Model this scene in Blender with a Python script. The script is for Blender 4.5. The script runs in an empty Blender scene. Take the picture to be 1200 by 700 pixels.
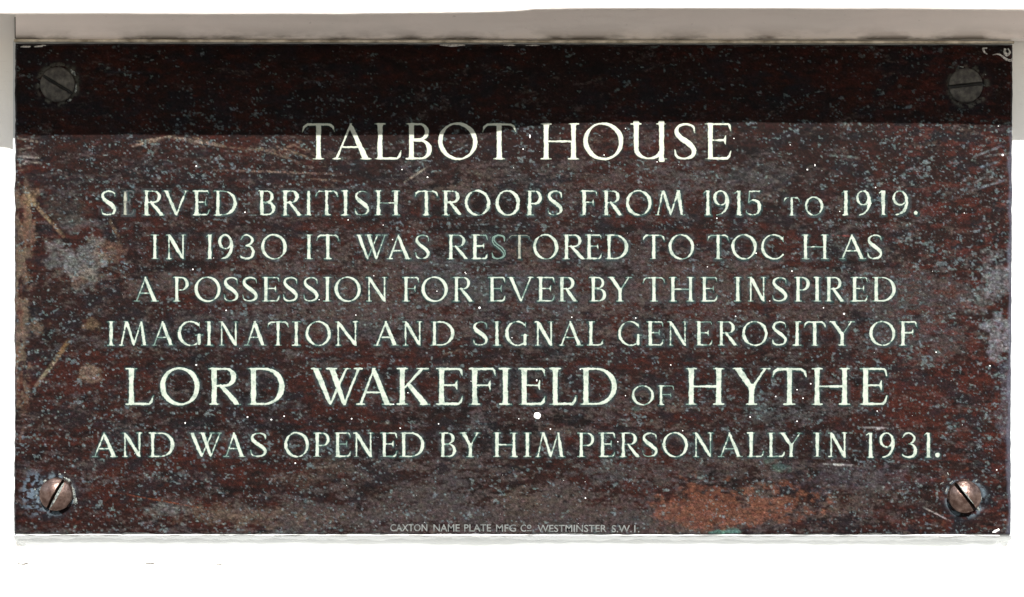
import bpy, math, random
import numpy as np
from mathutils import Vector
from mathutils.geometry import delaunay_2d_cdt

# ------------------------------------------------------------------ camera, sky, sun, exposure
S = 0.0005            # one photograph pixel on the plaque's face, in metres
D = 1.20              # distance from the lens to the plaque's face
EYE = 1.60            # height of the plaque's middle over the ground
SUN_T = 0.65          # how far a shadow drops per metre of overhang
AZ = math.radians(4)  # the sun stands a little to the right

C = bpy.context.scene.collection
scn = bpy.context.scene
cam = bpy.data.cameras.new('camera'); cam_o = bpy.data.objects.new('camera', cam); C.objects.link(cam_o)
cam_o.location = (0, -D, EYE); cam_o.rotation_euler = (math.radians(90), 0, 0)
cam.sensor_width = 36; cam.lens = 36*D/(1200*S); cam.clip_start = 0.01; cam.clip_end = 500
scn.camera = cam_o

elev = math.atan(SUN_T*math.cos(AZ))
world = bpy.data.worlds.new('World'); scn.world = world; world.use_nodes = True
wn = world.node_tree; bg = wn.nodes['Background']
sky = wn.nodes.new('ShaderNodeTexSky'); sky.sky_type = 'NISHITA'; sky.sun_disc = False
sky.sun_elevation = elev; sky.sun_rotation = math.pi - AZ
wn.links.new(sky.outputs[0], bg.inputs[0]); bg.inputs[1].default_value = 0.064

sun = bpy.data.lights.new('sun', 'SUN'); sun.energy = 5.0; sun.angle = math.radians(0.53); sun.color = (1, .965, .91)
sun_o = bpy.data.objects.new('sun', sun); C.objects.link(sun_o)
to_sun = Vector((math.sin(AZ)*math.cos(elev), -math.cos(AZ)*math.cos(elev), math.sin(elev)))
sun_o.rotation_euler = to_sun.to_track_quat('Z', 'Y').to_euler(); sun_o.location = (0.5, -3, 4)

scn.view_settings.view_transform = 'Standard'; scn.view_settings.look = 'None'
scn.view_settings.gamma = 1; scn.view_settings.exposure = 0.95
scn.render.engine = 'CYCLES'
scn.cycles.max_bounces = 8; scn.cycles.diffuse_bounces = 5

rng = np.random.default_rng(7)
random.seed(7)
PI = math.pi

# ------------------------------------------------------------------ helpers
def P(px, py, y=0.0):
    """photograph pixel -> world point on the vertical plane at depth y"""
    k = (D+y)/D
    return np.array([(px-600)*S*k, y, EYE+(350-py)*S*k])

def alb(r, g, b, K=2.55):
    f = lambda c: (c/255/12.92 if c/255 <= .04045 else ((c/255+.055)/1.055)**2.4)/K
    return np.array([f(r), f(g), f(b)])

def noise(shape, sx, sy, seed, step=1.0):
    """smooth value noise in 0..1, feature size sx by sy grid units"""
    r = np.random.default_rng(seed)
    h, w = shape
    gx = int(w*step/sx)+4; gy = int(h*step/sy)+4
    g = r.random((gy, gx))
    x = np.arange(w)*step/sx + r.random(); y = np.arange(h)*step/sy + r.random()
    xi = x.astype(int); yi = y.astype(int); fx = x-xi; fy = y-yi
    fx = fx*fx*(3-2*fx); fy = fy*fy*(3-2*fy)
    a = g[np.ix_(yi, xi)]; b = g[np.ix_(yi, xi+1)]; c = g[np.ix_(yi+1, xi)]; d = g[np.ix_(yi+1, xi+1)]
    fx = fx[None, :]; fy = fy[:, None]
    return (a*(1-fx)+b*fx)*(1-fy)+(c*(1-fx)+d*fx)*fy

def fbm(shape, sx, sy, seed, octv=4, step=1.0, gain=.55):
    out = 0; amp = 1; tot = 0
    for o in range(octv):
        out = out+amp*noise(shape, max(sx/2**o, step), max(sy/2**o, step), seed+o*17, step); tot += amp; amp *= gain
    return out/tot

def sstep(a, b, x):
    t = np.clip((x-a)/(b-a), 0, 1); return t*t*(3-2*t)

def mesh_obj(name, verts, faces, mat, parent=None, smooth=False, origin=None):
    v = np.asarray(verts, dtype=float)
    o0 = np.array(origin) if origin is not None else v.mean(axis=0)
    m = bpy.data.meshes.new(name); m.from_pydata((v-o0).tolist(), [], [list(map(int, f)) for f in faces]); m.update()
    if mat: m.materials.append(mat)
    if smooth:
        m.shade_smooth()
    o = bpy.data.objects.new(name, m); C.objects.link(o)
    if parent is not None:
        o.parent = parent; o.location = o0-np.array(parent.location)
    else: o.location = o0
    return o

def grid_obj(name, X, Y, Z, mat, parent=None, smooth=True, colour=None, rough=None, flip=False):
    """surface through 2-D arrays of world coordinates, built fast"""
    h, w = X.shape
    co = np.stack([X, Y, Z], -1).reshape(-1, 3)
    o0 = co.mean(axis=0) if parent is None else np.array(parent.location)
    idx = np.arange(h*w).reshape(h, w)
    a, b, c, d = idx[:-1, :-1], idx[:-1, 1:], idx[1:, 1:], idx[1:, :-1]
    q = np.stack([a, d, c, b] if not flip else [a, b, c, d], -1).reshape(-1, 4)
    m = bpy.data.meshes.new(name)
    m.vertices.add(len(co)); m.vertices.foreach_set('co', (co-o0).ravel().astype(np.float32))
    m.loops.add(q.size); m.loops.foreach_set('vertex_index', q.ravel().astype(np.int32))
    m.polygons.add(len(q)); m.polygons.foreach_set('loop_start', (np.arange(len(q))*4).astype(np.int32))
    m.update(calc_edges=True); m.validate()
    if smooth: m.shade_smooth()
    if colour is not None:
        at = m.color_attributes.new('patina_shade', 'FLOAT_COLOR', 'POINT')
        c4 = np.ones((len(co), 4), np.float32); c4[:, :3] = colour.reshape(-1, 3); at.data.foreach_set('color', c4.ravel())
    if rough is not None:
        at = m.attributes.new('gloss', 'FLOAT', 'POINT'); at.data.foreach_set('value', rough.ravel().astype(np.float32))
    m.materials.append(mat)
    o = bpy.data.objects.new(name, m); C.objects.link(o)
    if parent is not None: o.parent = parent
    else: o.location = o0
    return o

def tag(o, label=None, cat=None, kind=None, group=None):
    if label: o['label'] = label
    if cat: o['category'] = cat
    if kind: o['kind'] = kind
    if group: o['group'] = group
    return o

class Mat:
    def __init__(s, name, rough=.5, spec=.5, metal=0):
        s.m = bpy.data.materials.new(name); s.m.use_nodes = True
        s.t = s.m.node_tree; s.b = s.t.nodes['Principled BSDF']
        s.b.inputs['Roughness'].default_value = rough
        s.b.inputs['Specular IOR Level'].default_value = spec
        s.b.inputs['Metallic'].default_value = metal
        s.co = s.t.nodes.new('ShaderNodeTexCoord').outputs['Object']
    def n(s, typ, **kw):
        n = s.t.nodes.new(typ)
        for k, v in kw.items(): setattr(n, k, v)
        return n
    def link(s, a, b): s.t.links.new(a, b)
    def scaled(s, sc):
        mp = s.n('ShaderNodeMapping'); mp.inputs['Scale'].default_value = sc; s.link(s.co, mp.inputs[0]); return mp.outputs[0]
    def noise(s, scale, detail=4, vec=None, rough=.55):
        n = s.n('ShaderNodeTexNoise'); n.inputs['Scale'].default_value = scale; n.inputs['Detail'].default_value = detail
        n.inputs['Roughness'].default_value = rough
        s.link(vec if vec is not None else s.co, n.inputs['Vector']); return n.outputs[0]
    def ramp(s, fac, stops):
        r = s.n('ShaderNodeValToRGB'); e = r.color_ramp.elements
        while len(e) < len(stops): e.new(.5)
        for i, (p, c) in enumerate(stops):
            e[i].position = p; e[i].color = (*c, 1) if len(c) == 3 else c
        s.link(fac, r.inputs[0]); return r.outputs[0]
    def mix(s, fac, a, b, mode='MIX'):
        n = s.n('ShaderNodeMix', data_type='RGBA', blend_type=mode)
        for i, v in ((0, fac), (6, a), (7, b)):
            if hasattr(v, 'is_output') or isinstance(v, bpy.types.NodeSocket): s.link(v, n.inputs[i])
            else: n.inputs[i].default_value = v if i == 0 else (*v, 1)
        return n.outputs[2]
    def colour(s, c):
        if isinstance(c, bpy.types.NodeSocket): s.link(c, s.b.inputs['Base Color'])
        else: s.b.inputs['Base Color'].default_value = (*c, 1)
    def bump(s, h, strength, dist):
        n = s.n('ShaderNodeBump'); n.inputs['Strength'].default_value = strength; n.inputs['Distance'].default_value = dist
        s.link(h, n.inputs['Height']); s.link(n.outputs[0], s.b.inputs['Normal'])

def white_paint(name, c=(.80, .79, .76), dirt_shade=(.50, .46, .41), amount=.35):
    k = Mat(name, .55, .35)
    n1 = k.noise(18, 6); n2 = k.noise(120, 5, k.scaled((1, 1, 3)))
    f = k.ramp(n1, [(.45, (0, 0, 0)), (.8, (amount,)*3)])
    a = k.mix(f, c, dirt_shade)
    f2 = k.ramp(n2, [(.60, (0, 0, 0)), (.74, (amount,)*3)])
    k.colour(k.mix(f2, a, (.36, .33, .29)))
    k.bump(k.noise(260, 5), .35, .0006)
    return k.m

paint_wall = white_paint('white_wall_paint', amount=.15)
paint_board = white_paint('grey_white_board_paint', (.50, .53, .545), (.42, .43, .41), amount=.12)

# ledge paint: warm grey-white with dark grime that collects at the back of its underside
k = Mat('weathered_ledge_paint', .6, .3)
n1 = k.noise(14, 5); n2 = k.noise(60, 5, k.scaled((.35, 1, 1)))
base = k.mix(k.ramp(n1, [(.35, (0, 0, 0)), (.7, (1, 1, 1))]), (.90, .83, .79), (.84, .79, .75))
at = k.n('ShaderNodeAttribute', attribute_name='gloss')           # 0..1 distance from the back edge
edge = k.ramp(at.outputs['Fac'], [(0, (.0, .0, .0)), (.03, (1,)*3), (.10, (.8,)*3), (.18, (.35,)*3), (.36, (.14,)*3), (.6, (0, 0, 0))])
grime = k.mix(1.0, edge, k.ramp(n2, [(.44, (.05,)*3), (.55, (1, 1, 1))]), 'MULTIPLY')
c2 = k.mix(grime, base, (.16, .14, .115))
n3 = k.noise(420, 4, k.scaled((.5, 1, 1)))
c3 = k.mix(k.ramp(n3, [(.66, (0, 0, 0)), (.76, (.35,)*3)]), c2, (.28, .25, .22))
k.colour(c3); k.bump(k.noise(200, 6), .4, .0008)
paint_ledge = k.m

# the bronze's patina comes from its own stain map, with fine grain on top
k = Mat('patinated_bronze', .6, .045)
at = k.n('ShaderNodeAttribute', attribute_name='patina_shade'); ag = k.n('ShaderNodeAttribute', attribute_name='gloss')
fine = k.noise(2600, 4, k.scaled((.45, 1, 1.6)), .7)
g = k.ramp(fine, [(.30, (.45,)*3), (.5, (.95,)*3), (.70, (1.75,)*3)])
k.colour(k.mix(1.0, at.outputs['Color'], g, 'MULTIPLY'))
k.link(ag.outputs['Fac'], k.b.inputs['Roughness'])
k.bump(k.noise(3200, 4, k.scaled((.5, 1, 1.4))), .45, .00025)
bronze = k.m

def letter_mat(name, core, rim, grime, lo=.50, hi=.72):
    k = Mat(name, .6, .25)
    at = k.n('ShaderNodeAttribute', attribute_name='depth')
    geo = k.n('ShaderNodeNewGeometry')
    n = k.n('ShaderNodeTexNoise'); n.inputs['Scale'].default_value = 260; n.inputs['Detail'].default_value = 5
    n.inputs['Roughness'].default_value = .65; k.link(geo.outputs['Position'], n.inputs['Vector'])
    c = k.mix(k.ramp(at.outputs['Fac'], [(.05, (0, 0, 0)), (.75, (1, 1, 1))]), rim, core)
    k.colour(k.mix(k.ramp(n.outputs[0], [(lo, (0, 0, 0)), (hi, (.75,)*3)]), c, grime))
    n2 = k.n('ShaderNodeTexNoise'); n2.inputs['Scale'].default_value = 1400; n2.inputs['Detail'].default_value = 3
    k.link(geo.outputs['Position'], n2.inputs['Vector']); k.bump(n2.outputs[0], .3, .0002)
    return k.m
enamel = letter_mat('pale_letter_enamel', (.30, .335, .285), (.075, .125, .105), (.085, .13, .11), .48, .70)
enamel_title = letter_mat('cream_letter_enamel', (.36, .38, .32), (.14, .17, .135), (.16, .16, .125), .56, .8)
enamel_faded = letter_mat('faded_letter_enamel', (.20, .21, .17), (.07, .085, .07), (.05, .05, .045), .44, .62)
enamel_gone = letter_mat('worn_away_letter_enamel', (.035, .040, .042), (.03, .034, .036), (.02, .018, .018), .44, .62)
enamel_small = letter_mat('grey_letter_enamel', (.19, .21, .20), (.13, .14, .135), (.045, .05, .05), .44, .62)

# ------------------------------------------------------------------ setting: ground and wall
k = Mat('pale_paving', .8, .3); nn = k.noise(3, 6)
k.colour(k.ramp(nn, [(.3, (.13, .12, .11)), (.7, (.18, .17, .155))])); paving = k.m
gr = mesh_obj('ground', [(-60, -90, 0), (60, -90, 0), (60, .1, 0), (-60, .1, 0)], [(0, 1, 2, 3)], paving, origin=(0, 0, 0))
tag(gr, kind='structure')

def box(x0, x1, y0, y1, z0, z1, r=0.0):
    return ([(x0, y0, z0), (x1, y0, z0), (x1, y1, z0), (x0, y1, z0), (x0, y0, z1), (x1, y0, z1), (x1, y1, z1), (x0, y1, z1)],
            [(0, 3, 2, 1), (4, 5, 6, 7), (0, 1, 5, 4), (1, 2, 6, 5), (2, 3, 7, 6), (3, 0, 4, 7)])

WALL_Y = 0.0125
nx, nz = 340, 150
xs = np.linspace(-.9, .9, nx); zs = np.linspace(EYE-.156, EYE+.30, nz)
X, Z = np.meshgrid(xs, zs)
Y = WALL_Y - .0012*(fbm(X.shape, 22, 22, 91, 3)-.5) + 0*X
wall = grid_obj('wall', X, Y, Z, paint_wall, flip=True)
tag(wall, kind='structure')

# the sill course under the board: stands a little forward, soft rounded top edge
nx = 500
xs = np.linspace(-.9, .9, nx)
wob = noise((1, nx), 40, 1, 5)[0]*.0012
prof = []
r = .0008
zt = P(0, 657.5, WALL_Y)[2]
for a in np.linspace(90, 180, 7):
    prof.append((WALL_Y-.012+r+r*math.cos(math.radians(a)), zt-r+r*math.sin(math.radians(a))))
prof = [(WALL_Y+.02, zt)]+prof+[(WALL_Y-.012, zt-.05), (WALL_Y-.012, .0)]
Y = np.array([[p[0]+0*x for x in xs] for p in prof]); Z = np.array([[p[1]+(wob[i]-.0006 if 0 < j < 9 or j == 0 else 0) for i, x in enumerate(xs)] for j, p in enumerate(prof)])
X = np.tile(xs, (len(prof), 1))
sill = grid_obj('wall_course', X, Y, Z, paint_wall, flip=False)
tag(sill, 'plain white painted course of wall running below the plaque, with hairline cracks', 'wall')

# hairline cracks in the paint at the joint
k = Mat('crack_dirt', .9, .1); k.colour((.10, .09, .08)); crack_m = k.m
k = Mat('faint_crack_dirt', .9, .1); k.colour((.33, .32, .31)); crack_f = k.m
def crack(px0, px1, py, hw, m):
    n = 14; top = []; bot = []
    yf = WALL_Y-.01215
    for i in range(n+1):
        t = i/n; x = px0+(px1-px0)*t; e = hw*math.sin(PI*t)**.7*random.uniform(.5, 1.2)+.05
        yy = py+random.uniform(-.25, .25)+.8*math.sin(t*3.5)
        top.append(P(x, yy-e, yf)); bot.append(P(x, yy+e, yf))
    v = top+bot+[q+np.array([0, .0006, 0]) for q in top+bot]
    m1 = n+1
    f = [(i, i+m1, i+m1+1, i+1) for i in range(n)]+[(i, i+1, i+1+2*m1, i+2*m1) for i in range(n)]+[(i+m1, i+3*m1, i+1+3*m1, i+m1+1) for i in range(n)]
    mesh_obj('paint_crack', v, f, m, sill)
crack(20, 34, 660.5, .9, crack_m); crack(169, 183, 660, .7, crack_m); crack(252, 264, 661, .7, crack_m)
crack(360, 385, 660.5, .35, crack_f); crack(565, 640, 660, .45, crack_f); crack(640, 735, 661, .4, crack_f)
crack(36, 60, 660, .4, crack_f)
jv = [P(17.0, 20, .0085), P(18.4, 20, .0085), P(18.6, 46, .0085), P(17.2, 45, .0085)]; jv += [q+np.array([0, .006, 0]) for q in jv]
mesh_obj('open_joint', jv, [(0, 3, 2, 1), (0, 1, 5, 4), (1, 2, 6, 5), (2, 3, 7, 6), (3, 0, 4, 7)], crack_m, wall)

# ------------------------------------------------------------------ the overhanging ledge: edge solved from where it is seen and where its shadow ends
def solve(ye, ysh):
    a = (350-ye)*S; b = (350-ysh)*S       # z/(1-p/D)=a ; z-p*t=b
    p = (a-b)/(SUN_T+a/D); return p, b+p*SUN_T
keys = [(-250, 12, 157), (8, 11, 157), (17, 14, 158), (23, 16.5, 160), (30, 17, 160.5), (38, 13.5, 158.5), (46, 16.3, 160.5), (60, 16.5, 160.5), (200, 16.8, 160), (300, 17.2, 160.5), (420, 17, 161), (500, 16.2, 160.5), (560, 15.5, 159.5), (590, 14.5, 157),
        (612, 13.2, 153.5), (624, 11.6, 150.5), (660, 11, 147.5), (720, 10.8, 145.5), (850, 10.8, 145.5), (1000, 11, 146), (1100, 11.8, 147), (1190, 12.5, 149), (1450, 12.5, 149)]
kp = np.array(keys, float)
pxs = np.arange(-240, 1441, 1.5)
ye = np.interp(pxs, kp[:, 0], kp[:, 1]); ysh = np.interp(pxs, kp[:, 0], kp[:, 2])
jit = (fbm((1, len(pxs)), 40, 1, 33, 5)[0]-.5)
ye = ye+jit*1.0; ysh = ysh+jit*1.6
pz = np.array([solve(a, b) for a, b in zip(ye, ysh)])
back_z = EYE+.192
rows = []; gl = []
NU = 34
for j in range(NU+1):                       # underside from back to front
    t = j/NU
    rows.append((t, 'u')); gl.append(t)
ARC = 6
for j in range(1, ARC+1): rows.append((j/ARC, 'a')); gl.append(1)
rows += [(0, 'f'), (.3, 'f'), (1, 'f'), (1, 't')]; gl += [1, 1, 1, 1]
n = len(pxs); XX = np.zeros((len(rows), n)); YY = XX.copy(); ZZ = XX.copy()
und = (fbm((NU+1, n), 30, 8, 44, 4)-.5)*.0022
R = .0016
for j, (t, kd) in enumerate(rows):
    for i in range(n):
        p, z = pz[i]
        kx = (D-p)/D
        if kd == 'u':
            y = .0080*(1-t)+(-p+R)*t; zz = back_z*(1-t)+(z+.0002+EYE)*t + und[j, i]*math.sin(PI*t)*.5+.006*math.sin(PI*t)
        elif kd == 'a':
            a = math.radians(-90-90*t); y = -p+R+R*math.cos(a); zz = z+EYE+.0002+R+R*math.sin(a)
        elif kd == 'f':
            y = -p; zz = z+EYE+.0002+R+.10*t
        else:
            y = .0080; zz = z+EYE+.0002+R+.10
        XX[j, i] = (pxs[i]-600)*S; YY[j, i] = y; ZZ[j, i] = zz
# narrow open joint where the left end piece of the ledge begins
joint = np.exp(-((pxs-7)/1.6)**2) if False else None
GL = np.repeat(np.array(gl)[:, None], n, 1)
cutpx = 17.5
def ledge_part(name, sel, label):
    o = grid_obj(name, XX[:, sel], YY[:, sel], ZZ[:, sel], paint_ledge, rough=GL[:, sel], flip=True)
    tag(o, label, 'ledge'); return o
# x on the underside changes with depth in the picture: the joint stands where the back of it is seen
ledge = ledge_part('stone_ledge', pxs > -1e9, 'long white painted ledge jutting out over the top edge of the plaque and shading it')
# flat board that closes the space between the ledge and the plaque
fxs = np.linspace(18.3, 1440, 700); fys = np.linspace(46.9, -34, 60)
FX, FY = np.meshgrid(fxs, fys); fy_ = .0034
nz_ = (fbm(FX.shape, 40, 10, 47, 4)-.5)
Xf = (FX-600)*S*(D+fy_)/D; Zf = EYE+(350-FY)*S*(D+fy_)/D+(nz_[:1]*.0011)*(1-np.linspace(0, 1, 60))[:, None]
Yf = fy_-nz_*.0010+np.exp(-((FY-46.9)/1.0)**2)*.0010
Xf = np.concatenate([Xf[:, :1], Xf], 1); Zf = np.concatenate([Zf[:, :1], Zf], 1); Yf = np.concatenate([Yf[:, :1]*0+.0120, Yf], 1)
Xf = np.concatenate([Xf[:1], Xf]); Zf = np.concatenate([Zf[:1], Zf]); Yf = np.concatenate([Yf[:1]*0+.0120, Yf])
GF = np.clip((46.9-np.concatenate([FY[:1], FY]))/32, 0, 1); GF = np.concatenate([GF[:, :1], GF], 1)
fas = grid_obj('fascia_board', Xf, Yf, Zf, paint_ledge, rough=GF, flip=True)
tag(fas, 'grimy off-white board in the shade of the ledge, just above the plaque', 'board')

# ------------------------------------------------------------------ backing board
x0, x1 = 14.0, 1187.5
yb, yfb = WALL_Y+.003, .0026      # board's face stands just behind the plate
def board_outline(inset):
    return inset
cs = []   # cross-section (y,z): top back, top front, face, chamfer, back
zt = P(0, 47.6, yfb)[2]; zb = P(0, 628, yfb)[2]; zc = P(0, 643, WALL_Y)[2]
prof = [(yb, zt), (yfb+.0006, zt), (yfb, zt-.0006)]
prof += [(yfb, zt+(zb-zt)*t) for t in (.25, .5, .75, 1)]
prof += [(yfb+(WALL_Y-yfb)*t, zb+(zc-zb)*t) for t in (.1, .4, .7, .93, 1)]
prof += [(yb, zc)]
xs = np.linspace((x0-600)*S, (x1-600)*S, 420)
nzx = (fbm((1, 420), 60, 1, 71, 4)[0]-.5)
X = np.tile(xs, (len(prof), 1)); Y = np.array([[p[0]]*420 for p in prof]); Z = np.array([[p[1]]*420 for p in prof])
for j in range(7, 13): Z[j] += nzx*.0007*(1 if j >= 9 else .3); 
cr = np.minimum(np.arange(420), np.arange(420)[::-1])
for j in range(9, 13): Z[j] += np.where(cr < 8, (1-cr/8.0)**2*.003, 0)
board = mesh = None
bverts = np.stack([X, Y, Z], -1).reshape(-1, 3)
L = len(prof); w_ = 420
f = [(j*w_+i, (j+1)*w_+i, (j+1)*w_+i+1, j*w_+i+1) for j in range(L-1) for i in range(w_-1)]
f += [tuple(j*w_ for j in range(L))[::-1], tuple(j*w_+w_-1 for j in range(L))]
board = mesh_obj('backing_board', bverts, f, paint_board)
tag(board, 'thin white painted board behind the bronze plaque, its sloping lower edge showing', 'board')

# bead of old filler along the top of the plate
k = Mat('old_cream_filler', .7, .3)
k.colour(k.mix(k.ramp(k.noise(90, 5), [(.4, (0, 0, 0)), (.62, (1, 1, 1))]), (.72, .66, .54), (.30, .26, .19)))
k.bump(k.noise(500, 4), .5, .0005); filler_m = k.m
nn_ = 500; pxx = np.linspace(17, 1188, nn_); rad = .0008+.0005*(fbm((1, nn_), 30, 1, 81, 5)[0]-.3)
fv = []; ff = []; seg = 8
lowpx = 50.0+(pxx-17)/1170*2.0
for i in range(nn_):
    c = P(pxx[i], lowpx[i]-2.1, .0012)
    for j in range(seg):
        a = 2*PI*j/seg; rr = max(rad[i], .0003)
        fv.append((c[0], c[1]+rr*1.6*math.cos(a), c[2]+rr*math.sin(a)))
for i in range(nn_-1):
    for j in range(seg):
        ff.append((i*seg+j, i*seg+(j+1) % seg, (i+1)*seg+(j+1) % seg, (i+1)*seg+j))
mesh_obj('filler_bead', fv, [q[::-1] for q in ff], filler_m, board, smooth=True)

# ------------------------------------------------------------------ glyphs: strokes of Roman capitals in cap heights
T, t_ = .070, .029
def cr_spline(pts, n=8):
    p = [np.array(q, float) for q in pts]; p = [2*p[0]-p[1]]+p+[2*p[-1]-p[-2]]
    out = []
    for i in range(1, len(p)-2):
        for s in range(n):
            u = s/n
            out.append(.5*((2*p[i])+(p[i+1]-p[i-1])*u+(2*p[i-1]-5*p[i]+4*p[i+1]-p[i+2])*u*u+(3*p[i]-p[i-1]-3*p[i+1]+p[i+2])*u**3))
    out.append(p[-2]); return [tuple(q) for q in out]
def ser(x, y, l, r):
    yy = .022 if y < .5 else 1-.022
    return [(x-l, yy, .016), (x-l*.3, yy, .026), (x+r*.3, yy, .026), (x+r, yy, .016)]
def stem(x, sb=(.12, .12), st=(.12, .12), hw=T, y0=0, y1=1):
    s = [[(x, y0, hw*1.3), (x, y0+.09, hw*1.02), (x, (y0+y1)/2, hw*.93), (x, y1-.09, hw*1.02), (x, y1, hw*1.3)]]
    if sb: s.append(ser(x, 0, hw+sb[0]*.55, hw+sb[1]*.55))
    if st: s.append(ser(x, 1, hw+st[0]*.55, hw+st[1]*.55))
    return s
def diag(xa, ya, xb, yb, hw, sa=None, sb=None):
    s = [[(xa, ya, hw*1.12), ((xa+xb)/2, (ya+yb)/2, hw*.95), (xb, yb, hw*1.12)]]
    if sa: s.append(ser(xa, ya, *sa))
    if sb: s.append(ser(xb, yb, *sb))
    return s
def arc(cx, cy, rx, ry, a0, a1, tilt=12, hw=T, th=t_, n=40):
    out = []
    for i in range(n+1):
        a = math.radians(a0+(a1-a0)*i/n)
        q = abs(math.cos(a-math.radians(tilt)))**1.5; h = th+(hw-th)*q
        out.append((cx+(rx-h)*math.cos(a), cy+(ry-h)*math.sin(a), h))
    return out
def bowl(xs, y0, y1, xr, hw=T):
    cy = (y0+y1)/2; ry = (y1-y0)/2; xm = max(xs, xr-ry*1.08 if xr-ry*1.08 > xs else xs); rx = xr-xm
    return [[(xs, y1-t_, t_)]+arc(xm, cy, rx, ry, 90, -90, 0, hw, t_, 28)+[(xs, y0+t_, t_)]]
def glyph(ch, w):
    s = []; a = .145
    if ch == 'I': s = stem(w/2, (w*.8-T, )*2 if w < .3 else (.14, .14), (w*.8-T, )*2 if w < .3 else (.14, .14))
    elif ch == '1': s = stem(w*.62, (.08, .08), None)+[[(w*.62-T, .96, .03), (w*.62-T-.09, .90, .014)]]
    elif ch == 'H': s = stem(a)+stem(w-a)+[[(a, .50, t_), (w-a, .50, t_)]]
    elif ch == 'T': s = stem(w/2, (.14, .14), None)+[[(.0+.01, .76, .012), (.06, .90, .034), (.15, .962, .034), (w/2, .965, t_), (w-.15, .962, .034), (w-.06, .90, .034), (w-.01, .76, .012)]]
    elif ch in 'EFL':
        s = stem(a, (.13, 0 if ch != 'F' else .13), (.13, 0 if ch != 'L' else .13))
        if ch != 'L':
            s += [[(a, 1-t_, t_), (w-.08, 1-t_, t_), (w-.045, .93, .035), (w-.01, .79, .012)]]
            s += [[(a, .53, t_*.95), (w-.17, .53, t_*.95)], [(w-.15, .65, .012), (w-.17, .56, .032), (w-.17, .50, .032), (w-.15, .41, .012)]]
        if ch != 'F': s += [[(a, t_, t_*1.1), (w-.11, t_, t_*1.15), (w-.05, .09, .038), (w-.005, .24, .012)]]
    elif ch == 'P': s = stem(a)+bowl(a, .44, 1, w)
    elif ch == 'R': s = stem(a)+bowl(a, .49, 1, w*.86)+[[(a+.18, .52, T*.7), (w*.62, .30, T*.98), (w-.10, .03, T*.95)], [(w-.10, .022, .026), (w, .018, .014)]]
    elif ch == 'B': s = stem(a, (.13, 0), (.13, 0))+bowl(a, .52, 1, w*.90, T*.92)+bowl(a, 0, .545, w)
    elif ch == 'D': s = stem(a, (.13, 0), (.13, 0))+bowl(a, 0, 1, w, T*1.05)
    elif ch in 'O0': s = [arc(w/2, .5, w/2, .52, 0, 360, 14, T*1.0, t_*1.0, 64)]
    elif ch == 'C': s = [arc(w*.56, .5, w*.56, .52, 48, 318, 12)]+[[(w*.95, .93, .014), (w*.93, .80, .035), (w*.955, .70, .012)]]
    elif ch == 'G': s = [arc(w*.53, .5, w*.53, .52, 50, 300, 12)]+[[(w*.88, .95, .014), (w*.87, .82, .034), (w*.90, .72, .012)]]+[[(w-a*.9, .08, T), (w-a*.9, .42, T)], [(w-a*.9-.14, .43, .02), (w, .43, .02)]]
    elif ch == 'S':
        q = [(.90, .74, .014), (.84, .90, .032), (.52, .985-t_*.5, .030), (.20, .90, .045), (.125, .76, .060), (.28, .61, .075), (.66, .43, .080), (.875, .26, .066), (.78, .09, .046), (.42, .012+t_*.5, .030), (.13, .09, .034), (.045, .27, .014)]
        s = [cr_spline([(x*w, y, h) for x, y, h in q])]
    elif ch == 'A':
        ap = w*.47
        s = diag(.10, 0, ap+.01, .98, t_*1.05, (.10, .12))+[[(ap-.02, 1.0, .02), (ap+.03, .86, T*.9), (w-.15, .02, T*1.1)], ser(w-.14, 0, .14, .14)]+[[(w*.26, .34, t_*.9), (w*.76, .34, t_*.9)]]
    elif ch == 'V':
        s = [[(.13, 1, T*1.1), (w*.5, .08, T*.8), (w*.53, .0, .02)], ser(.13, 1, .13, .15)]+diag(w-.1, 1, w*.53, .02, t_*1.05, (.12, .10))
    elif ch == 'W':
        s = [[(.11, 1, T*1.1), (w*.355, .09, T*.8), (w*.375, .0, .018)], ser(.12, 1, .12, .13)]+diag(w*.70, 1, w*.375, .02, t_, (.08, .1))
        s += [[(w*.40, 1, T*1.05), (w*.635, .09, T*.8), (w*.655, .0, .018)], ser(w*.40, 1, .13, .13)]+diag(w-.08, 1, w*.655, .02, t_, (.12, .08))
    elif ch == 'M':
        s = diag(.08, 0, w*.24, 1, t_*1.15, (.08, .10))+[[(w*.25, 1, T*.8), (w*.50, .08, T*.8), (w*.51, 0, .02)]]+diag(w*.51, .03, w*.77, 1, t_*1.05)+[[(w*.77, 1, T*.8), (w-.13, 0, T*1.05)], ser(w-.13, 0, .13, .13), [(w*.25-.1, .98, .02), (w*.25, .98, .02)]]
    elif ch == 'N':
        s = stem(.13, (.11, .11), None, t_*1.25)+[[(.02, .975, .022), (.14, .975, .026)], [(.12, .98, T*.7), (.2, .86, T*1.0), (w-.16, .10, T*.92), (w-.10, -.01, .02)]]+stem(w-.11, None, (.11, .11), t_*1.2, .02, 1)
    elif ch == 'K':
        s = stem(a)+[[(a+.02, .42, t_), (w*.78, .985, t_*1.3)], ser(w*.78, 1, .15, .15)]+[[(a+.16, .56, T*.75), (w-.13, .03, T*1.1)], ser(w-.13, 0, .12, .13)]
    elif ch == 'U':
        s = [[(a, 1, T*1.25), (a, .90, T), (a, .42, T*.92)]+[(w/2-(w/2-a)*math.cos(q), .30-(.30-.03)*math.sin(q), t_+(T*.95-t_)*abs(math.cos(q))) for q in np.linspace(.1, PI*.86, 14)]+[(w-a-.02, .19, t_*.9)]]
        s += [ser(a, 1, T+.07, T+.06)]+stem(w-a, (0, .12), (.12, .08))
    elif ch == 'Y':
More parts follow.
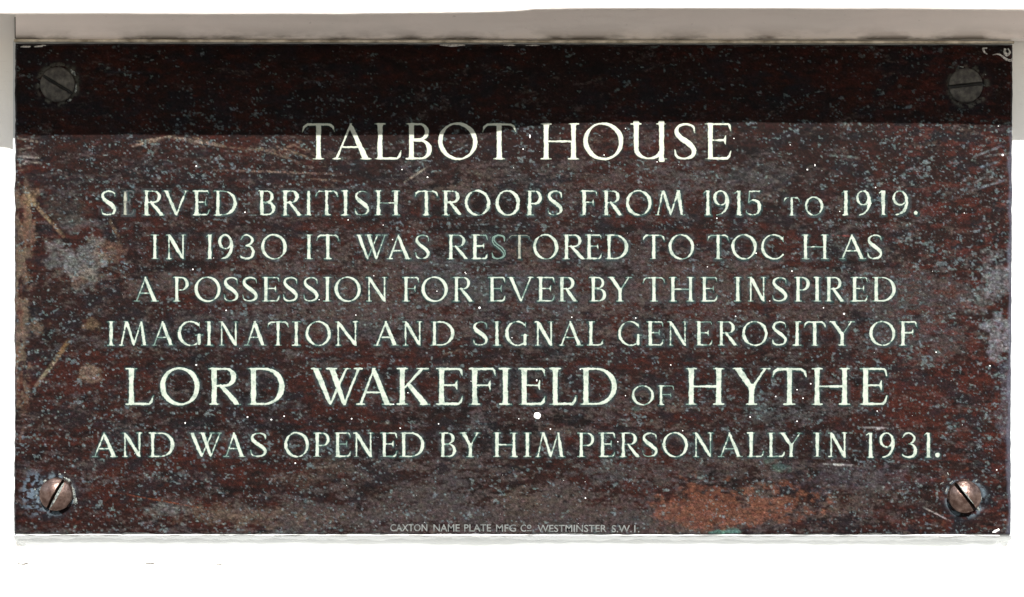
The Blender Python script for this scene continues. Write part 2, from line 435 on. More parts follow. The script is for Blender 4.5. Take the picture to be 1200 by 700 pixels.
        s = [[(.12, 1, T*1.1), (w*.5, .46, T*.95)], ser(.12, 1, .12, .14)]+diag(w-.11, 1, w*.52, .45, t_*1.1, (.13, .11))+stem(w*.505, (.12, .12), None, T, 0, .48)
    elif ch == 'X':
        s = diag(.12, 1, w-.12, 0, T)+diag(w-.12, 1, .12, 0, t_)
    elif ch == '9':
        s = [arc(w*.47, .70, w*.46, .31, 0, 360, 10, T*.85, t_*1.1)]
        s += [cr_spline([(w-.075, .72, T*.8), (w-.075, .50, T*.95), (w-.14, .27, T*.85), (w*.55, .09, .045), (w*.22, .02, .020)])]
    elif ch == '3':
        s = [cr_spline([(.05, .80, .016), (w*.25, .95, .034), (w*.55, .965, .034), (w*.82, .80, .060), (w*.70, .62, .045), (w*.42, .545, .024)])]
        s += [cr_spline([(w*.42, .545, .024), (w*.72, .50, .045), (w-.075, .30, .072), (w*.76, .09, .050), (w*.42, .025, .034), (w*.12, .08, .032), (.03, .16, .018)])]
    elif ch == '5':
        s = [[(w*.24, .96, .035), (w*.85, .965, .035), (w*.95, .99, .014)], [(w*.24, .97, t_), (w*.18, .55, t_)]]
        s += [cr_spline([(w*.18, .52, .022), (w*.45, .62, .034), (w*.80, .52, .06), (w-.075, .32, .072), (w*.78, .09, .05), (w*.40, .02, .034), (w*.08, .10, .032), (w*.02, .22, .018)])]
    elif ch == '.': s = [[(w/2, w/2, w/2), (w/2, w/2+.001, w/2)]]
    return s

def seg_sdf(X, Y, strokes):
    F = np.full(X.shape, 9.0)
    for st in strokes:
        for (ax, ay, ah), (bx, by, bh) in zip(st[:-1], st[1:]):
            dx, dy = bx-ax, by-ay; l2 = dx*dx+dy*dy
            if l2 < 1e-12: continue
            u = np.clip(((X-ax)*dx+(Y-ay)*dy)/l2, 0, 1)
            d = np.sqrt((X-ax-u*dx)**2+(Y-ay-u*dy)**2)-(ah+(bh-ah)*u)
            np.minimum(F, d, out=F)
    return F

def contours(F, lvl):
    """closed outlines of F<lvl as index-space loops (x,y)"""
    G = F-lvl; ins = G < 0
    case = ins[:-1, :-1]*1+ins[:-1, 1:]*2+ins[1:, 1:]*4+ins[1:, :-1]*8
    js, is_ = np.nonzero((case > 0) & (case < 15))
    E = {1: [(3, 0)], 2: [(0, 1)], 3: [(3, 1)], 4: [(1, 2)], 5: [(3, 2), (1, 0)], 6: [(0, 2)], 7: [(3, 2)], 8: [(2, 3)], 9: [(2, 0)],
         10: [(0, 3), (2, 1)], 11: [(2, 1)], 12: [(1, 3)], 13: [(1, 0)], 14: [(0, 3)]}
    def key(j, i, e): return (0, j, i) if e == 0 else (1, j, i+1) if e == 1 else (0, j+1, i) if e == 2 else (1, j, i)
    nxt = {}
    for j, i in zip(js.tolist(), is_.tolist()):
        for a, b in E[int(case[j, i])]: nxt[key(j, i, a)] = key(j, i, b)
    def pt(kk):
        d, j, i = kk
        if d == 0: a, b = G[j, i], G[j, i+1]; return (i+a/(a-b), j)
        a, b = G[j, i], G[j+1, i]; return (i, j+a/(a-b))
    loops = []
    while nxt:
        st = next(iter(nxt)); cur = st; lp = []
        while cur in nxt:
            lp.append(pt(cur)); cur = nxt.pop(cur)
        if len(lp) > 7: loops.append(lp)
    return loops
def thin(lp, tol):
    """drop points that lie on the line of their neighbours"""
    p = np.array(lp); keep = [0]; i = 0; n = len(p)
    while i < n-1:
        j = min(i+2, n-1); last = i+1
        while j < n and j-i < 16:
            a, b = p[i], p[j]; d = b-a; l = math.hypot(*d)
            if l < 1e-9 or j <= i+1: break
            q = p[i+1:j]-a
            if np.max(np.abs(q[:, 0]*d[1]-q[:, 1]*d[0]))/l > tol: break
            last = j; j += 1
        keep.append(last); i = last
    if keep[-1] == n-1 and np.hypot(*(p[-1]-p[0])) < .3: keep.pop()
    return p[keep]

LINES = [
 (144.5, 187.2, .9, 'T', [('T',354,392.5),('A',389.7,435),('L',439.2,470.2),('B',476,506.1),('O',513.1,559.8),('T',565.2,604.8),('H',633.8,678.2),('O',683.3,730.7),('U',739.3,781.5),('S',789.5,816.5),('E',826.3,856.7)]),
 (223.4, 252.7, 1.45, 'N', [('S',118,136.8),('E*',143.3,157),('R',167.6,192),('V',191,221),('E',226.3,245.6),('D',251.2,277.7),('B',302.6,322.7),('R',330,353.5),('I',357.3,366.4),('T',369.7,396),('I',400.7,409),('S',415.4,433.2),('H',439.2,468.3),
   ('T',486.3,513.3),('R',518,542),('O',544.3,574.7),('O',580.5,609.3),('P',616.4,635.3),('S',641.3,659.7),('F',680.3,699.8),('R',706.3,729.5),('O',733.4,763.7),('M',768.5,802.7),('1',825.4,832),('9',835.6,854.7),('1',860.7,869),('5',874.2,892),
   ('t',918.6,937),('o',942.9,964.7),('1',987.3,993.8),('9',1002.7,1021),('1',1031.3,1037.3),('9',1045.3,1064.9),('.',1070.3,1076)]),
 (275, 304, 1.0, 'N', [('I',177.4,185.6),('N',194.3,217.7),('1',240.8,249),('9',255.6,273.8),('3',281,299),('0',305.9,336.2),('I',357.3,366.7),('T',371,397.4),('W',417,453.8),('A',453.3,482),('S',486.3,504),('R',524.2,549),('E',552.3,571.4),('S~',575.8,593),
   ('T~',595.6,621.8),('O',624.4,654.3),('R',659.7,685),('E',686.2,705.2),('D',709.6,736.4),('T',753.3,778.9),('O',783.3,813.6),('T',829,854),('O',856.8,887),('C',891.5,919.2),('H',939.8,970.6),('A',984,1014.4),('S',1016,1034.5)]),
 (324.7, 353.6, .7, 'N', [('A',157,185.6),('P',203,221.3),('O',227.8,258.8),('S',262,279.9),('S',283.7,302.6),('E',307.4,327.5),('S',331.4,349.6),('S',355.2,373.6),('I',379.4,388),('O',392,423),('N',428.8,453.8),('F',471.7,491),('O',493.8,524.8),('R',530.7,554.5),
   ('E',572.5,592),('V',594.7,624.9),('E',629.4,649.8),('R',654.3,676.4),('B',691,710.4),('Y',712.6,740.3),('T',753.3,779.3),('H',784.3,813.4),('E',821.2,840.6),('I',861,868),('N',876,898),('S',904.5,923),('P',931,949),('I',954.3,960.8),('R',967,989.4),('E',997.2,1016.7),('D',1022.6,1049.7)]),
 (376.7, 405.3, 1.2, 'N', [('I',125.6,134.7),('M',140,173.2),('A',177.6,205),('G',208.3,237.2),('I',240.4,249.5),('N',256,279.4),('A',286.8,312),('T',313.4,338.3),('I',343,351.4),('O',358,388),('N',392.7,419.7),('A',438.6,467.2),('N',471.7,495),('D',505,532.4),('S',554,572.3),
   ('I',578,586.6),('G',592,619),('N',626.6,649),('A',654.8,683),('L',688.3,706.8),('G',724,751.6),('E',757.7,777.2),('N',782,805.8),('E',815,834.6),('R',841.2,864.4),('O',869.4,899.7),('S',904.5,922.5),('I',930,938),('T',942,967.3),('Y',972.3,1001),('O',1018.7,1049.2),('F',1054,1074.2)]),
 (431.3, 474.8, 1.15, 'N', [('L',147.7,179.7),('O',187.8,234),('R',244.7,282),('D',290.7,333.6),('W',365,424),('A',418,460.3),('K',465.2,503.6),('E',511.2,542.2),('F',550,581),('I',586,598.4),('E',608,639),('L',644.4,675.3),('D',680.3,723),('o',740.3,766.3),('f',771.3,789.8),
   ('H',803.8,848.5),('Y',858.7,902.2),('T',905,945.2),('H',951.2,996),('E',1008,1039.4)]),
 (507, 535.8, 1.1, 'N', [('A',108.2,138),('N',142.7,166.7),('D',174.8,204.4),('W',221.8,260.3),('A',262,288),('S',292.8,313.4),('O',333,362.3),('P',367.7,386.6),('E',391.6,411),('N',414,437.5),('E',446.2,465.2),('D',469,497.5),('B',514.9,534.6),('Y',539.3,562.8),('H',578.3,606.4),
   ('I',614.2,621.8),('M',628,662),('P',677,696.6),('E',701.8,720.8),('R',726.3,749.7),('S',752.3,771),('O',776,806.4),('N',811.9,835.7),('A',841.7,870),('L',876,895),('L',899.3,919.6),('Y',913,940.8),('I',953,962.6),('N',970.3,992.8),('1',1015.3,1023),('9',1030.2,1048.9),
   ('3',1056.3,1075),('1',1083.4,1090.7),('.',1095.5,1101.5)]),
]
STEP = .25                                   # glyph grid in photograph pixels
PW, PH = 1200, 700
letter_d = np.full((PH, PW), 9.0)            # distance of every photograph pixel to the nearest letter
plaque = bpy.data.objects.new('memorial_plaque', None); C.objects.link(plaque)
plaque.location = P(600, 627, 0); plaque.empty_display_size = .05
tag(plaque, 'dark weathered bronze plaque with cream Roman capitals, held by four slotted screws', 'plaque')
bpy.context.view_layer.update()

def carve(kind, x0, x1, ytop, ybase, wear, mat, label=None, worn='', seed=0, fat=1.0, lift=0.0):
    h = ybase-ytop; w = (x1-x0)/h; pad = 3
    nx = int((x1-x0+2*pad)/STEP)+1; ny = int((h+2*pad)/STEP)+1
    gx = -pad+np.arange(nx)*STEP; gy = -pad+np.arange(ny)*STEP
    X, Y = np.meshgrid(gx/h, gy/h)
    F = seg_sdf(X, Y, glyph(kind, w))*h
    if kind not in 'O0CGSU359.':
        F = np.maximum(F, np.maximum(-gy[:, None]-.1, gy[:, None]-h-.1))
    F += (noise(F.shape, 3.2, 3.2, seed, STEP)-.5)*.55*wear+(noise(F.shape, 1.3, 1.3, seed+1, STEP)-.5)*.50*wear+(noise(F.shape, 9, 9, seed+2, STEP)-.45)*.65*wear
    F -= .10*fat-.12
    if worn == '~':
        F = np.maximum(F, -F-1.15) if kind == 'S' else F+.45
    # stamp into the letter distance map
    xi = np.arange(max(0, int(x0-pad)+1), int(x1+pad)); yi = np.arange(int(ytop-pad)+1, int(ybase+pad))
    jj = np.clip(((ybase-yi+pad)/STEP).round().astype(int), 0, ny-1); ii = np.clip(((xi-x0+pad)/STEP).round().astype(int), 0, nx-1)
    sub = F[np.ix_(jj, ii)]
    letter_d[yi[0]:yi[-1]+1, xi[0]:xi[-1]+1] = np.minimum(letter_d[yi[0]:yi[-1]+1, xi[0]:xi[-1]+1], sub)
    F[0, :] = F[-1, :] = 5; F[:, 0] = F[:, -1] = 5
    outer = [thin(l, .10) for l in contours(F, 0.0)]
    inner = [thin(l, .14) for l in contours(F, -.75)]
    outer = [l for l in outer if len(l) >= 4]; inner = [l for l in inner if len(l) >= 4]
    if not outer: return None
    pts = []; edges = []; dep = []
    for grp, dv in ((outer, 0.0), (inner, 1.0)):
        for l in grp:
            b = len(pts); n = len(l)
            pts += [Vector((float(q[0]), float(q[1]))) for q in l]; dep += [dv]*n
            edges += [(b+i, b+(i+1) % n) for i in range(n)]
    r = delaunay_2d_cdt(pts, edges, [], 0, 1e-5)
    V = np.array([tuple(v) for v in r[0]]); faces = []
    src = [o[0] if len(o) else -1 for o in r[3]]
    dd = np.array([dep[s] if s >= 0 else .5 for s in src])
    for fc in r[2]:
        c = V[list(fc)].mean(axis=0); i, j = int(round(c[0])), int(round(c[1]))
        i0, j0 = int(c[0]), int(c[1]); fx, fy = c[0]-i0, c[1]-j0
        val = F[j0, i0]*(1-fx)*(1-fy)+F[j0, i0+1]*fx*(1-fy)+F[j0+1, i0]*(1-fx)*fy+F[j0+1, i0+1]*fx*fy
        if val < 0.02: faces.append(tuple(fc))
    nV = len(V)
    wx = (x0-pad+V[:, 0]*STEP-600)*S; wz = EYE+(350-(ybase+pad)+V[:, 1]*STEP)*S
    front = np.stack([wx, -.00016-lift-.00009*dd, wz], -1); back = np.stack([wx, np.full(nV, .0004), wz], -1)
    ec = {}
    for fc in faces:
        for a, b in zip(fc, fc[1:]+fc[:1]):
            ec[(a, b)] = 1
    sides = [(b, a, a+nV, b+nV) for (a, b) in ec if (b, a) not in ec]
    v = np.concatenate([front, back]); org = [(x0+x1)/2, 0, 0]; org = P((x0+x1)/2, ybase, 0)
    # face order: make the fronts look towards the camera (-y)
    a, b, c = [front[i] for i in faces[0]]
    if np.cross(b-a, c-a)[1] > 0: faces = [f_[::-1] for f_ in faces]; sides = [f_[::-1] for f_ in sides]
    used = sorted({i for f_ in faces+sides for i in f_}); mp = {u: n_ for n_, u in enumerate(used)}
    v = v[used]; faces = [tuple(mp[i] for i in f_) for f_ in faces+sides]
    o = mesh_obj('letter', v, faces, mat, plaque, origin=org)
    at = o.data.attributes.new('depth', 'FLOAT', 'POINT')
    at.data.foreach_set('value', np.concatenate([dd, dd*0])[used].astype(np.float32))
    if label: o['label'] = label
    return o

sd = 100
for (yt, yb_, wear, kind, row) in LINES:
    for q, xa, xb in row:
        sd += 7
        ch = q[0]; worn = q[1:] ; top = yt; base_y = yb_
        if xa > 1010 and yt > 500: base_y = 536.6
        if ch in 'tof': top = yb_-(21.6 if yt < 300 else 22.9); ch = ch.upper()
        if ch == '.': top = yb_-29
        m = enamel_title if kind == 'T' else enamel; lab = None; fat = 1.0
        if worn == '*': m = enamel_gone; lab = 'letter E with nearly all its enamel worn away'
        if worn == '~': m = enamel_faded if ch == 'T' else enamel; lab = 'letter %s with its enamel partly gone' % ch
        if yt > 430 and yt < 440: fat = 2.2
        carve(ch, xa, xb, top, base_y, wear, m, lab, worn, sd, fat)
# the one stem of the worn E that still holds some enamel
o = carve('I', 144.5, 149, 224, 252.7, 1.3, enamel_faded, 'sliver of enamel left in the stem of the worn letter', '', 55, -3, .0002)

# the maker's line in tiny plain capitals
def plain_text(txt, x0, x1, ytop, ybase, depth=-.00016):
    cu = bpy.data.curves.new('maker_text', 'FONT'); cu.body = txt; cu.size = 1; cu.extrude = .02; cu.offset = .008; cu.resolution_u = 3
    to = bpy.data.objects.new('maker_text', cu); C.objects.link(to)
    dg = bpy.context.evaluated_depsgraph_get(); me = bpy.data.meshes.new_from_object(to.evaluated_get(dg))
    v = np.array([tuple(p.co) for p in me.vertices]); f = [tuple(p.vertices) for p in me.polygons]
    bpy.data.objects.remove(to); bpy.data.curves.remove(cu); bpy.data.meshes.remove(me)
    lo = v.min(0); hi = v.max(0)
    X = x0+(v[:, 0]-lo[0])/(hi[0]-lo[0])*(x1-x0); Y = ybase-(v[:, 1]-lo[1])/(hi[1]-lo[1])*(ybase-ytop)
    front = v[:, 2] > 0
    return np.stack([(X-600)*S, np.where(front, depth, .0004), EYE+(350-Y)*S], -1), f
mv = []; mf = []
for w_t, a, b, yt, yb2 in [('CAXTON',457.3,500.8,614.4,622.8),('NAME',508,538.7,614.6,623),('PLATE',544,575.5,614.6,623),('MFG',581.3,604.8,614.8,623.2),('C',610,616.5,614.8,623.2),('o',617.5,622.7,615,620),
                     ('WESTMINSTER',629.9,710.7,615.2,623.6),('S.W.1.',716.8,749.3,615.6,624)]:
    v, f = plain_text(w_t, a, b, yt, yb2); off = sum(len(q) for q in mv)
    mv.append(v); mf += [tuple(i+off for i in q) for q in f]
x_, y_ = 617.5, 622.4
mvv = np.concatenate(mv); off = len(mvv)
bar = np.array([P(617.4, 622.6, -.00016), P(622.8, 622.6, -.00016), P(622.8, 621.8, -.00016), P(617.4, 621.8, -.00016)])
mvv = np.concatenate([mvv, bar]); mf.append((off, off+1, off+2, off+3))
mk = mesh_obj('maker_inscription', mvv, mf, enamel_small, plaque); mk['label'] = "tiny grey maker's name along the bottom edge"

# ------------------------------------------------------------------ the bronze plate: shape and stain map, one vertex per photograph pixel
XL, XR, YT, YB = 16.5, 1184.5, 51.0, 626.5
W, H = int(XR-XL)+1, int(YB-YT)+1
px = XL+np.arange(W); py = YT+np.arange(H)
PX, PY = np.meshgrid(px, py)
shp = PX.shape
u = (PX-XL)/(XR-XL); v_ = (PY-YT)/(YB-YT)
def blob(cx, cy, rx, ry, ang=0, soft=.45, seed=0, rag=.9, sc=14):
    c, s = math.cos(ang), math.sin(ang); dx = PX-cx; dy = PY-cy
    q = np.sqrt(((dx*c+dy*s)/rx)**2+((-dx*s+dy*c)/ry)**2)
    return 1-sstep(1-soft, 1+soft, q+(fbm(shp, sc, sc, 900+seed, 4)-.5)*rag*2)
def line(x0, y0, x1, y1, w, seed=0, broken=.4):
    dx, dy = x1-x0, y1-y0; l2 = dx*dx+dy*dy
    q = np.clip(((PX-x0)*dx+(PY-y0)*dy)/l2, 0, 1)
    d = np.sqrt((PX-x0-q*dx)**2+(PY-y0-q*dy)**2)
    m = 1-sstep(w*.4, w*1.1+.5, d); taper = np.sin(PI*np.clip(q, .06, .94))**.5
    return m*taper*np.where(RN1 > broken, 1, .25)
RN1 = noise(shp, 3, 2, 3)
col = np.zeros(shp+(3,))
st1 = .5*fbm(shp, 60, 9, 11, 5)+.5*fbm(shp, 12, 8, 19, 4); st2 = .5*fbm(shp, 20, 4.0, 12, 4)+.5*fbm(shp, 7, 4, 18, 3); fine = fbm(shp, 4, 2, 13, 3, gain=.8); big = fbm(shp, 160, 90, 14, 4)
def lay(col, c, m):
    m = np.clip(m, 0, 1)[..., None]; return col*(1-m)+np.array(c)*m
brown = alb(40, 24, 22); red = alb(61, 29, 23); dark = alb(17, 14, 16); blue = alb(27, 30, 36)
col[:] = brown
col = lay(col, red, sstep(.45, .66, st2*.55+big*.45))
col = lay(col, dark, sstep(.50, .68, st1)*.8)
col = lay(col, blue, sstep(.52, .70, fbm(shp, 26, 16, 15, 4))*.55)
# grey-brown bloom: how much of it lies where
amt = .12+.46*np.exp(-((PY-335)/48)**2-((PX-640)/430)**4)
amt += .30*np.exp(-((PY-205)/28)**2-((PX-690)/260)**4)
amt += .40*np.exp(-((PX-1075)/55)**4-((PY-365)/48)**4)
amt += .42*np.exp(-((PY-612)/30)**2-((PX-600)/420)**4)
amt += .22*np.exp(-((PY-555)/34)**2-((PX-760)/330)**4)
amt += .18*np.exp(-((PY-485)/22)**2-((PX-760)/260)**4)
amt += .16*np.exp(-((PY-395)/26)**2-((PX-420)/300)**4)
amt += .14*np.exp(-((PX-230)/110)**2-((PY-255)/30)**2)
amt *= .25+.75*sstep(115, 195, PY)  # less bloom up top: colour also deepens the shade under the ledge
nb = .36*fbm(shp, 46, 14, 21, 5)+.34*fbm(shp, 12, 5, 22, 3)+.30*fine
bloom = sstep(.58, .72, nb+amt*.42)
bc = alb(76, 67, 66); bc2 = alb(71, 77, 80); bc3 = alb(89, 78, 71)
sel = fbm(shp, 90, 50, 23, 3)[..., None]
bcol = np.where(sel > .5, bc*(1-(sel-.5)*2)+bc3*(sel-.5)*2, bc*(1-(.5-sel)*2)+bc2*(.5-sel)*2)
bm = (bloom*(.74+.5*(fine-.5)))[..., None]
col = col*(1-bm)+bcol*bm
gmap = sstep(-.2, 1, bloom)
# rusty orange areas, bottom right and a little along the bottom
og = alb(118, 75, 58)
om = np.exp(-((PX-870)/105)**4-((PY-590)/36)**2)*.85+np.exp(-((PX-790)/60)**2-((PY-600)/16)**2)*.5+.35*np.exp(-((PX-1140)/60)**2-((PY-570)/60)**2)
om += .16*np.exp(-((PX-1040)/130)**4-((PY-600)/26)**2)
col = lay(col, og, sstep(.50, .62, om*.34+.32*fbm(shp, 26, 9, 31, 5)+.32*fbm(shp, 7, 5, 35, 3))*sstep(.02, .3, om)*(.62+.5*(fine-.5)))
# pale orange grain on the right field
col = lay(col, alb(90, 42, 33), sstep(.52, .66, fbm(shp, 14, 6, 32, 4))*sstep(930, 1130, PX)*.45)
tan = alb(124, 106, 92); tan2 = alb(136, 116, 92); bg_ = alb(118, 122, 122)
# worn left edge
edge_w = 16+10*(fbm((H, 1), 30, 1, 41, 4)-.5)*np.ones(shp)+10*np.exp(-((PY-265)/40)**2)
em = (1-sstep(edge_w-4, edge_w+3, PX-XL+(fbm(shp, 9, 14, 42, 4)-.5)*10))*sstep(200, 225, PY)*(1-sstep(455, 500, PY))
col = lay(col, alb(106, 92, 80), em*sstep(.34, .50, fbm(shp, 7, 10, 43, 4))*.75)
col = lay(col, alb(108, 72, 56), em*sstep(.52, .7, fbm(shp, 10, 30, 44, 3))*.4)
# blue-grey blotches at left
for i, (cx, cy, rx, ry, c, a) in enumerate([(102, 308, 22, 24, bg_, .75), (66, 300, 15, 17, bg_, .6), (125, 296, 20, 14, tan, .5), (95, 324, 18, 12, tan, .5), (92, 262, 22, 10, bg_, .35),
        (45, 384, 11, 9, tan, .85), (105, 438, 15, 9, tan, .95), (108, 382, 9, 8, tan2, .55), (75, 244, 26, 14, alb(70, 66, 60), .5), (38, 232, 9, 10, tan2, .8),
        (1172, 322, 18, 26, alb(140, 142, 146), .6), (1172, 392, 17, 24, alb(140, 142, 150), .75), (1140, 345, 14, 18, bg_, .4), (1178, 470, 9, 40, alb(105, 110, 122), .5),
        (826, 158, 24, 12, alb(96, 90, 84), .5), (880, 208, 60, 16, alb(84, 84, 84), .35), (190, 598, 26, 9, bg_, .6), (280, 604, 60, 13, alb(112, 96, 82), .5),
        (365, 606, 40, 12, bc3, .4), (495, 600, 60, 11, bc, .4), (1000, 560, 70, 14, alb(76, 74, 82), .5), (350, 565, 28, 9, bc3, .4), (395, 548, 26, 12, bc3, .5)]):
    col = lay(col, c, blob(cx, cy, rx*.95, ry*.95, 0, .28, i*7, 1.25, 12)*a*(.58+1.3*(fine-.5)))
# verdigris
tq = alb(92, 130, 122)
for i, (cx, cy, rx, ry, a) in enumerate([(848, 623.5, 17, 2.2, .7), (860, 621, 9, 2.2, .5), (916, 547, 9, 5, .26), (900, 537, 6, 4, .2), (745, 478, 5, 3, .3)]):
    col = lay(col, tq, blob(cx, cy, rx, ry, 0, .4, 300+i*5, .9, 7)*a)
# long strokes, scuffs and scratches
relief = np.zeros(shp)
for (a, b, c, d, w, cl, al) in [(30, 228, 74, 277, 2.4, tan2, .85), (128, 258, 138, 276, 2.2, tan2, .5), (78, 405, 42, 452, 2.4, alb(140, 130, 112), .85), (80, 400, 66, 420, 3.0, alb(128, 96, 60), .7),
        (28, 500, 22, 520, 1.5, tan, .5),
        (155, 171, 196, 161, 1.7, alb(150, 132, 118), .85), (160, 166, 204, 159, 1.2, alb(150, 132, 118), .7), (196, 160, 262, 171, 1.9, alb(150, 134, 122), .8), (226, 161, 254, 168, 1.3, tan, .8), (204, 161, 240, 172, 1.2, tan, .6),
        (262, 172, 330, 177, 1.3, tan, .5), (318, 180, 352, 166, 1.6, tan, .6), (300, 172, 350, 190, 1.3, tan, .5), (325, 171, 372, 189, 1.6, tan, .6), (340, 168, 368, 180, 1.2, tan, .5),
        (250, 199, 402, 204, 1.2, alb(120, 100, 92), .8), (360, 209, 400, 212, .9, tan, .5), (474, 213, 503, 194, 1.0, alb(160, 150, 140), .8), (966, 180, 1006, 184, 1.5, alb(110, 124, 124), .6),
        (1140, 182, 1172, 170, 1.3, alb(120, 124, 132), .8), (1144, 196, 1168, 188, 1.4, alb(120, 140, 148), .8), (1138, 222, 1178, 209, 1.3, alb(118, 122, 130), .8), (1140, 213, 1152, 206, 1.2, bg_, .8), (1152, 182, 1184, 178, 1.1, bg_, .7),
        (20, 162, 46, 167, 1.3, alb(130, 124, 118), .8), (18, 176, 40, 172, 1.2, alb(130, 124, 118), .6), (18, 183, 46, 185, 1.4, alb(140, 134, 128), .9), (20, 188, 48, 191, 1.2, alb(140, 134, 128), .9), (18, 194, 42, 189, 1.4, alb(140, 134, 128), .8), (18, 201, 34, 198, 1.2, tan, .6),
        (1082, 594, 1114, 610, .8, alb(170, 160, 160), .8), (140, 578, 250, 598, .7, alb(120, 66, 44), .7), (520, 415, 540, 409, .8, tan, .4), (1026, 502, 1034, 501, 1.2, alb(210, 210, 205), .8), (800, 420, 850, 432, 1.2, bc2, .5),
        (965, 543, 1000, 545, 1.2, alb(200, 200, 196), .7), (975, 275, 1000, 276, .8, alb(130, 70, 66), .7), (920, 286, 950, 281, .9, bc2, .5), (1010, 500, 1040, 501, .9, alb(190, 190, 188), .5), (615, 122, 635, 114, .9, alb(70, 60, 50), .8),
        (120, 84, 180, 85, 1.0, alb(60, 60, 66), .7), (108, 512, 112, 560, 1.0, bg_, .25)]:
    m = line(a, b, c, d, w)
    col = lay(col, cl, m*al); relief -= m*.00003
# speckles of blue-grey oxide: many sizes, thicker in some fields than others
dens = .35+.75*np.exp(-((PX-240)/150)**2-((PY-180)/42)**2)+.75*sstep(900, 1080, PX)*(1-sstep(380, 520, PY)*.5)+.4*np.exp(-((PX-200)/160)**2-((PY-500)/110)**2)+.35*sstep(.5, .7, fbm(shp, 70, 40, 51, 3))
dens *= (1-.45*sstep(.15, .8, amt-.2))*(.30+.70*sstep(100, 165, PY))  # sparser specks up top, thinned further so the colour deepens the ledge's shade
spk = np.zeros(shp); spk_c = np.zeros(shp)
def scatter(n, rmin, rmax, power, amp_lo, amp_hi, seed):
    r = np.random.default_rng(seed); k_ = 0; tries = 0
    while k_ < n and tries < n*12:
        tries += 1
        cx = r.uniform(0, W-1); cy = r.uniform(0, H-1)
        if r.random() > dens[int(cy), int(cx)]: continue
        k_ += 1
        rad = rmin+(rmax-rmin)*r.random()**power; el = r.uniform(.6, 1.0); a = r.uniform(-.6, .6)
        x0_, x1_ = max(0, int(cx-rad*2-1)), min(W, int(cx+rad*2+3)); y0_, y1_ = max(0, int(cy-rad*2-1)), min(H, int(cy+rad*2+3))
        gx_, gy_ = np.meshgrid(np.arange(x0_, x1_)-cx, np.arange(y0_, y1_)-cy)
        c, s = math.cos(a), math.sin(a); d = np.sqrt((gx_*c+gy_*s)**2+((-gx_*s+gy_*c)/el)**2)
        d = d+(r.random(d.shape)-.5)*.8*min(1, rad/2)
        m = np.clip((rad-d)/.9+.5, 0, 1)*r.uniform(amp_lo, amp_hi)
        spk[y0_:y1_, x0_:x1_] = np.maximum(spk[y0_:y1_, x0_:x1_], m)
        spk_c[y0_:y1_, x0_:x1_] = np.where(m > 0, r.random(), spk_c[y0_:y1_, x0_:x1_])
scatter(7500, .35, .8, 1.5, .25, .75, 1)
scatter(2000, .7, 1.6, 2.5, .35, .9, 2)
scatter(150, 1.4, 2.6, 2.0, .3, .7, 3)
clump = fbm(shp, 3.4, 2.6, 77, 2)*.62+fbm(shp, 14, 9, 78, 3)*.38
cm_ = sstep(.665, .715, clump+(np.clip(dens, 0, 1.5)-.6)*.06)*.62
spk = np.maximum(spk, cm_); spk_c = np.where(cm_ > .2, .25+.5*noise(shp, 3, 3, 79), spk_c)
# clusters of specks
r = np.random.default_rng(9)
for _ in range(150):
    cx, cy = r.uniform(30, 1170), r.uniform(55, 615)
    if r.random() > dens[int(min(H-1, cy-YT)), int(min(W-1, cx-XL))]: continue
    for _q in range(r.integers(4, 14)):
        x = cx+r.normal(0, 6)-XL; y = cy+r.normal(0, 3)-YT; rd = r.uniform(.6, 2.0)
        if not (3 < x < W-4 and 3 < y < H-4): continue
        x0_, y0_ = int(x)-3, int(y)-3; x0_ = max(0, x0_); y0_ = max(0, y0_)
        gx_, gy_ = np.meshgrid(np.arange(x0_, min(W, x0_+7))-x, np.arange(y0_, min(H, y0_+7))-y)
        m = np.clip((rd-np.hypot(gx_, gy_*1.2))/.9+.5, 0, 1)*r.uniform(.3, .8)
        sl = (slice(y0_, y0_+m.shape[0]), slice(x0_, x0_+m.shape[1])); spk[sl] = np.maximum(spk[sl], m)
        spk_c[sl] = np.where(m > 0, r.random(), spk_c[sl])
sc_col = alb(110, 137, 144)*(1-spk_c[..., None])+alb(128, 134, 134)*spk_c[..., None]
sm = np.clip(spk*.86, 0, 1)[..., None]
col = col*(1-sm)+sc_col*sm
# fine mottle
gr1 = np.random.default_rng(5).normal(0, 1, shp); gr2 = noise(shp, 2.2, 1.8, 61)-.5
col *= (.70+.60*fine)[..., None]*np.exp(.20*gr1+.85*gr2)[..., None]
col *= 1+.16*np.stack([noise(shp, 5, 3, 64)-.5, noise(shp, 5, 3, 65)-.5, noise(shp, 5, 3, 68)-.5], -1)
# groove shade painted as a dark ring, then green-grey bloom, round each letter
LD = letter_d[np.ix_(np.clip(np.round(py).astype(int), 0, PH-1), np.clip(np.round(px).astype(int), 0, PW-1))]
ringn = fbm(shp, 10, 8, 62, 3)
low = sstep(195, 215, PY)
col = lay(col, alb(26, 28, 30), (1-sstep(1.0, 2.9, LD))*(.25+.55*low)*sstep(.3, .55, ringn))
col = lay(col, alb(58, 84, 84), (1-sstep(.3, 1.5, LD))*(.30+.45*low)*sstep(.35, .6, ringn))
col = lay(col, alb(74, 80, 84), (1-sstep(1.5, 5.5, LD))*sstep(.46, .62, fbm(shp, 12, 8, 63, 4))*.45*low)
